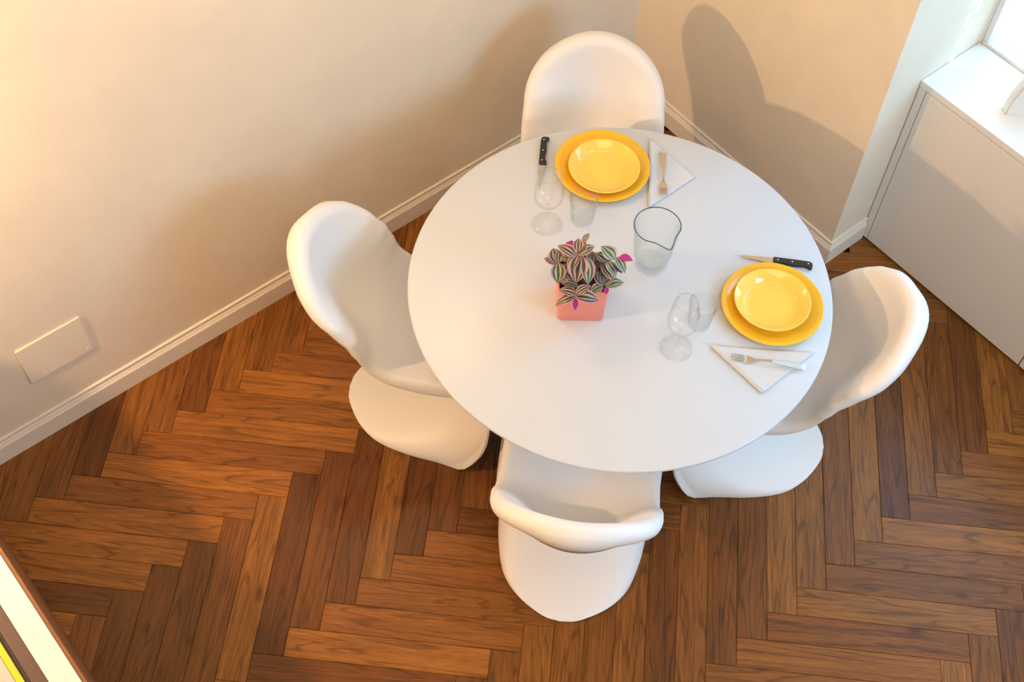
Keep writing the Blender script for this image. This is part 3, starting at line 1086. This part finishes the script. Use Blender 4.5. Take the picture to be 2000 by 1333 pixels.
def jug(x, y, label):
    t = empty('water_jug', (x, y, TZ), math.radians(-108))
    tag(t, label, 'jug')
    r0, r1, h = .0475, .066, .166
    n = 72
    def ring(r, z, k):
        """k: how much of the pouring lip (towards local +x)"""
        P = []
        for i in range(n):
            a = 2 * PI * i / n
            b = math.atan2(math.sin(a), math.cos(a))
            lip = math.exp(-(abs(b) / .24) ** 1.5) * .022 * k
            pin = -math.exp(-((abs(b) - .62) / .25) ** 2) * .004 * k
            rr = r + lip + pin
            P.append((rr * math.cos(a), rr * math.sin(a), z + .004 * k * math.exp(-(b / .35) ** 2) * -1))
        return P
    zs = [0, .002, .02, .05, .08, .11, .135, .15, .160, h]
    def rad(z): return r0 + (r1 - r0) * (z / h) ** .85
    def kk(z): return max(0, (z - .105) / (h - .105)) ** 2
    V, F = [], []
    rings = []
    def addring(P):
        rings.append(len(V)); V.extend(P)
    addring([(0.0001 * math.cos(2 * PI * i / n), 0.0001 * math.sin(2 * PI * i / n), 0) for i in range(n)])
    addring(ring(r0 - .004, 0, 0))
    for z in zs[1:]: addring(ring(rad(z), z, kk(z)))
    for z in zs[:2:-1]: addring(ring(rad(z) - .003, z - .0003, kk(z)))
    addring(ring(rad(.018) - .004, .0185, 0))
    addring(ring(rad(.018) - .010, .0150, 0))
    addring([(0.0001 * math.cos(2 * PI * i / n), 0.0001 * math.sin(2 * PI * i / n), .0145) for i in range(n)])
    for a, b in zip(rings[:-1], rings[1:]):
        for i in range(n):
            j = (i + 1) % n
            F.append((a + i, a + j, b + j, b + i))
    o = mesh('body', V, F, M_JUG, t, True); fix_normals(o)
    # greenish fire-polished rim
    Pm = ring(r1 - .0015, h + .0012, 1)
    V, F = [], []
    m = 8
    for i in range(n):
        p = Vector(Pm[i]); q = Vector(Pm[(i + 1) % n]) - Vector(Pm[i - 1]); q.normalize()
        out = q.cross(Vector((0, 0, 1)))
        for k in range(m):
            a = 2 * PI * k / m
            V.append(tuple(p + out * (.0017 * math.cos(a)) + Vector((0, 0, .0013 * math.sin(a)))))
    for i in range(n):
        for k in range(m):
            F.append((i * m + k, i * m + (k + 1) % m, ((i + 1) % n) * m + (k + 1) % m, ((i + 1) % n) * m + k))
    o = mesh('rim', V, F, M_RIM, t, True); fix_normals(o)
    tag(o, 'dark greenish glass rim with a pouring lip')
    wl = .072
    pf = [(0, .0190), (rad(.02) - .006, .0192)] + [(rad(z) - .0035, z) for z in (.025, .04, .055, wl - .001)] + [(rad(wl) - .0045, wl), (0, wl - .0006)]
    lathe('water', pf, M_WATER, t, 64, sharp=.6)
    return t


jug(.362, .047, 'clear glass water jug with a dark rim, right of the pot plant')

# ------------------------------------------------------------------ pot plant
PA = math.radians(-39.0)
pe = Vector((math.cos(PA), math.sin(PA), 0))       # along the front face
pf_ = Vector((-math.sin(PA), math.cos(PA), 0))     # away from the camera
front_mid = Vector((.070, .0155, 0))
PS, PH = .068, .142
pc = front_mid + pf_ * .064
pot = empty('potted_plant', (pc.x, pc.y, TZ), PA)
tag(pot, 'striped green and pink leafed plant in a square coral pot on the table', 'plant')


def rr_ring(hs, rad, z, seg=6):
    P = []
    for cxs, cys, a0 in ((1, 1, 0), (-1, 1, PI / 2), (-1, -1, PI), (1, -1, 3 * PI / 2)):
        for k in range(seg + 1):
            a = a0 + PI / 2 * k / seg
            P.append((cxs * (hs - rad) + rad * math.cos(a), cys * (hs - rad) + rad * math.sin(a), z))
    return P


rings = [rr_ring(PS * .90, .010, 0), rr_ring(PS * .935, .012, .004), rr_ring(PS * 1.0, .012, PH - .002), rr_ring(PS * .995, .012, PH),
         rr_ring(PS * .955, .010, PH), rr_ring(PS * .945, .010, PH - .002), rr_ring(PS * .92, .010, PH - .022)]
V, F = [], []
for r in rings: V += r
k = len(rings[0])
for i in range(len(rings) - 1):
    for j in range(k):
        F.append((i * k + j, i * k + (j + 1) % k, (i + 1) * k + (j + 1) % k, (i + 1) * k + j))
F.append(tuple(range(k))[::-1])
o = mesh('pot', V, F, M_POT, pot, True)
fix_normals(o)
o.data.set_sharp_from_angle(angle=.7)
# soil mound
n = 14
V, F = [], []
for i in range(n + 1):
    for j in range(n + 1):
        a, b = (i / n - .5) * 2, (j / n - .5) * 2
        V.append((a * PS * .915, b * PS * .915, PH - .018 + .006 * (1 - a * a) * (1 - b * b) + random.uniform(-.0012, .0012)))
for i in range(n):
    for j in range(n):
        F.append((i * (n + 1) + j, (i + 1) * (n + 1) + j, (i + 1) * (n + 1) + j + 1, i * (n + 1) + j + 1))
mesh('soil', V, F, M_SOIL, pot, True)

POT_MW = Matrix.Translation(pot.location) @ Matrix.Rotation(PA, 4, 'Z')
POT_INV = POT_MW.inverted()


def leaf(base, tip, width, mat, droop=.18, cup=.25, roll=0.0, up=None):
    """blade from base to tip (world), folded along its midrib, arched"""
    base, tip = POT_INV @ Vector(base), POT_INV @ Vector(tip)
    d = tip - base
    L = d.length
    d.normalize()
    upv = Vector(up) if up else Vector((0, 0, 1))
    # the blade faces up and a little outwards
    side = d.cross(upv)
    if side.length < .15: side = d.cross(Vector((0, 1, .3)))
    side.normalize()
    nrm = side.cross(d).normalized()
    if roll:
        qq = Quaternion(d, roll)
        side = qq @ side
        nrm = qq @ nrm
    nu, nv = 11, 6
    V, F, UV = [], [], []
    for i in range(nu + 1):
        u = i / nu
        w = width * .5 * (math.sin(PI * min(1, (u * .97 + .03)) ** .80) ** .85) if u < 1 else 0.0
        w = max(w, width * .02)
        c = base + d * (L * u) + nrm * (droop * L * 4 * u * (1 - u) * .5)
        for j in range(nv + 1):
            v = j / nv * 2 - 1
            V.append(tuple(c + side * (w * v) + nrm * (cup * w * (abs(v) ** 1.4))))
    for i in range(nu):
        for j in range(nv):
            F.append((i * (nv + 1) + j, (i + 1) * (nv + 1) + j, (i + 1) * (nv + 1) + j + 1, i * (nv + 1) + j + 1))
    me = bpy.data.meshes.new('leaf')
    me.from_pydata(V, [], F)
    me.polygons.foreach_set('use_smooth', [True] * len(me.polygons))
    ul = me.uv_layers.new(name='UVMap')
    for lp in me.loops:
        i, j = divmod(lp.vertex_index, nv + 1)
        ul.data[lp.index].uv = (j / nv, i / nu)
    me.materials.append(mat)
    o = bpy.data.objects.new('leaf', me)
    COL.objects.link(o)
    o.parent = pot
    # the striped face has to look away from the soil
    if nrm.dot(me.polygons[len(me.polygons) // 2].normal) < 0: me.flip_normals()
    return o


def Z(x, y, z): return px(1040 + x / 6.345, 440 + y / 6.345, z)


ZR = TZ + PH
P_, G_, L_, D_ = M_LEAF_PINK, M_LEAF_MID, M_LEAF_PALE, M_LEAF_DARK
LEAVES = [
    # base(x,y,dz) tip(x,y,dz) width(zoom px) material roll
    ((535, 880, .022), (280, 1000, .004), 110, P_, 0),
    ((548, 885, .022), (820, 940, .006), 165, P_, 0),
    ((545, 862, .026), (322, 805, .022), 110, P_, 0),
    ((545, 855, .030), (728, 750, .034), 95, P_, 0),
    ((560, 760, .036), (345, 715, .030), 100, D_, 0),
    ((585, 375, .090), (540, 715, .040), 185, P_, 0),
    ((575, 380, .088), (445, 600, .050), 130, G_, .3),
    ((650, 400, .085), (690, 735, .040), 150, G_, -.2),
    ((560, 365, .096), (768, 262, .100), 130, G_, 0),
    ((528, 385, .096), (310, 252, .098), 125, P_, 0),
    ((560, 320, .104), (572, 165, .112), 100, P_, 0),
    ((600, 330, .100), (655, 205, .108), 90, P_, 0),
    ((625, 215, .106), (708, 100, .116), 60, G_, 0),
    ((312, 470, .060), (258, 288, .066), 155, P_, 0),
    ((300, 485, .060), (145, 408, .056), 105, P_, 0),
    ((335, 455, .062), (345, 300, .068), 95, G_, 0),
    ((318, 470, .060), (315, 722, .020), 145, G_, 0),
    ((345, 700, .030), (465, 640, .036), 95, P_, 0),
    ((740, 470, .050), (738, 320, .064), 110, D_, 0),
    ((915, 450, .058), (775, 345, .064), 120, G_, 0),
    ((1015, 425, .064), (850, 262, .074), 150, L_, 0),
    ((1035, 400, .064), (1150, 600, .040), 105, L_, 0),
    ((925, 450, .060), (1035, 645, .036), 110, L_, 0),
    ((860, 480, .052), (1000, 700, .030), 110, P_, 0),
    ((1010, 460, .058), (1110, 590, .040), 120, D_, 0),
    ((872, 750, .026), (765, 580, .036), 100, P_, 0),
    ((870, 760, .024), (715, 845, .012), 110, L_, 0),
    ((900, 755, .024), (1132, 710, .020), 140, L_, 0),
    ((865, 735, .030), (850, 560, .040), 95, D_, 0),
    ((885, 735, .028), (1000, 650, .032), 90, P_, 0),
    ((430, 480, .050), (380, 650, .026), 110, G_, 0),
    ((620, 700, .026), (720, 640, .030), 100, D_, 0),
    ((470, 420, .070), (360, 400, .066), 120, G_, 0),
    ((700, 560, .034), (820, 640, .026), 110, D_, 0),
    ((420, 640, .024), (560, 690, .024), 100, D_, 0),
    ((830, 420, .046), (720, 560, .028), 110, D_, 0),
]
for (bx, by, bz), (tx, ty, tz), w, mt, rl in LEAVES:
    b, t_ = Z(bx, by, ZR + bz), Z(tx, ty, ZR + tz)
    leaf(b, t_, w / 6.345 / 700.0 * 1.28, mt, roll=rl)
for (bx, by, bz), (tx, ty, tz), w in [((530, 905, .016), (527, 1055, -.018), 62), ((520, 265, .092), (410, 225, .094), 105), ((1075, 400, .066), (1245, 445, .064), 110),
                                      ((905, 770, .020), (915, 860, .004), 60), ((470, 330, .094), (530, 385, .096), 70), ((1060, 520, .046), (1110, 600, .036), 60)]:
    o = leaf(Z(bx, by, ZR + bz), Z(tx, ty, ZR + tz), w / 6.345 / 700.0, M_MAG)
    tag(o, 'magenta young leaf')
# stems rise from the soil to the rosettes
for (x, y, dz), (sx, sy) in [((540, 870, .020), (.0, -.045)), ((580, 372, .090), (-.005, .01)), ((560, 330, .102), (.0, .02)), ((312, 475, .058), (-.035, .0)),
                             ((1020, 420, .062), (.035, .02)), ((880, 755, .024), (.04, -.03)), ((620, 215, .104), (.01, .03)), ((920, 450, .057), (.03, .01)), ((345, 705, .026), (-.03, -.03))]:
    top = POT_INV @ Z(x, y, ZR + dz)
    bot = Vector((sx, sy, PH - .016))
    mid_ = (top + bot) / 2 + Vector((0, 0, .012))
    C_ = spline([tuple(bot), tuple(mid_), tuple(top)], 9)
    V, F = [], []
    m = 7
    for i, c in enumerate(C_):
        tn = Vector(C_[min(i + 1, 8)] - C_[max(i - 1, 0)]).normalized()
        a = tn.orthogonal().normalized()
        b = tn.cross(a)
        for k in range(m):
            th = 2 * PI * k / m
            V.append(tuple(Vector(c) + (a * math.cos(th) + b * math.sin(th)) * .0022))
    for i in range(8):
        for k in range(m): F.append((i * m + k, i * m + (k + 1) % m, (i + 1) * m + (k + 1) % m, (i + 1) * m + k))
    mesh('stem', V, F, M_STEM, pot, True)

# ------------------------------------------------------------------ small things
V, F = arch_box(.17, .255, 0.006, .034, 72)
o = mesh('body', V, F, M_GREY, bt, False)
fix_normals(o)
bv = o.modifiers.new('bevel', 'BEVEL'); bv.width = .004; bv.segments = 2; bv.limit_method = 'ANGLE'; bv.angle_limit = .9
V, F = arch_box(.162, .247, 0.0, .0055, 72)
o = mesh('front_panel', V, F, M_GREY, bt, False)
fix_normals(o)

bk = empty('magazine', (-1.587, 0.108, 0.9306))
tag(bk, 'pale magazine with a bright yellow edge lying on the counter top', 'magazine')
box('pages', -.215, -.0085, -.30, -.0, 0.0, .010, M_BOOK, bk, bevel=.001)
box('spine', -.0080, .0065, -.30, -.0, 0.0, .011, M_BOOKY, bk, bevel=.001)
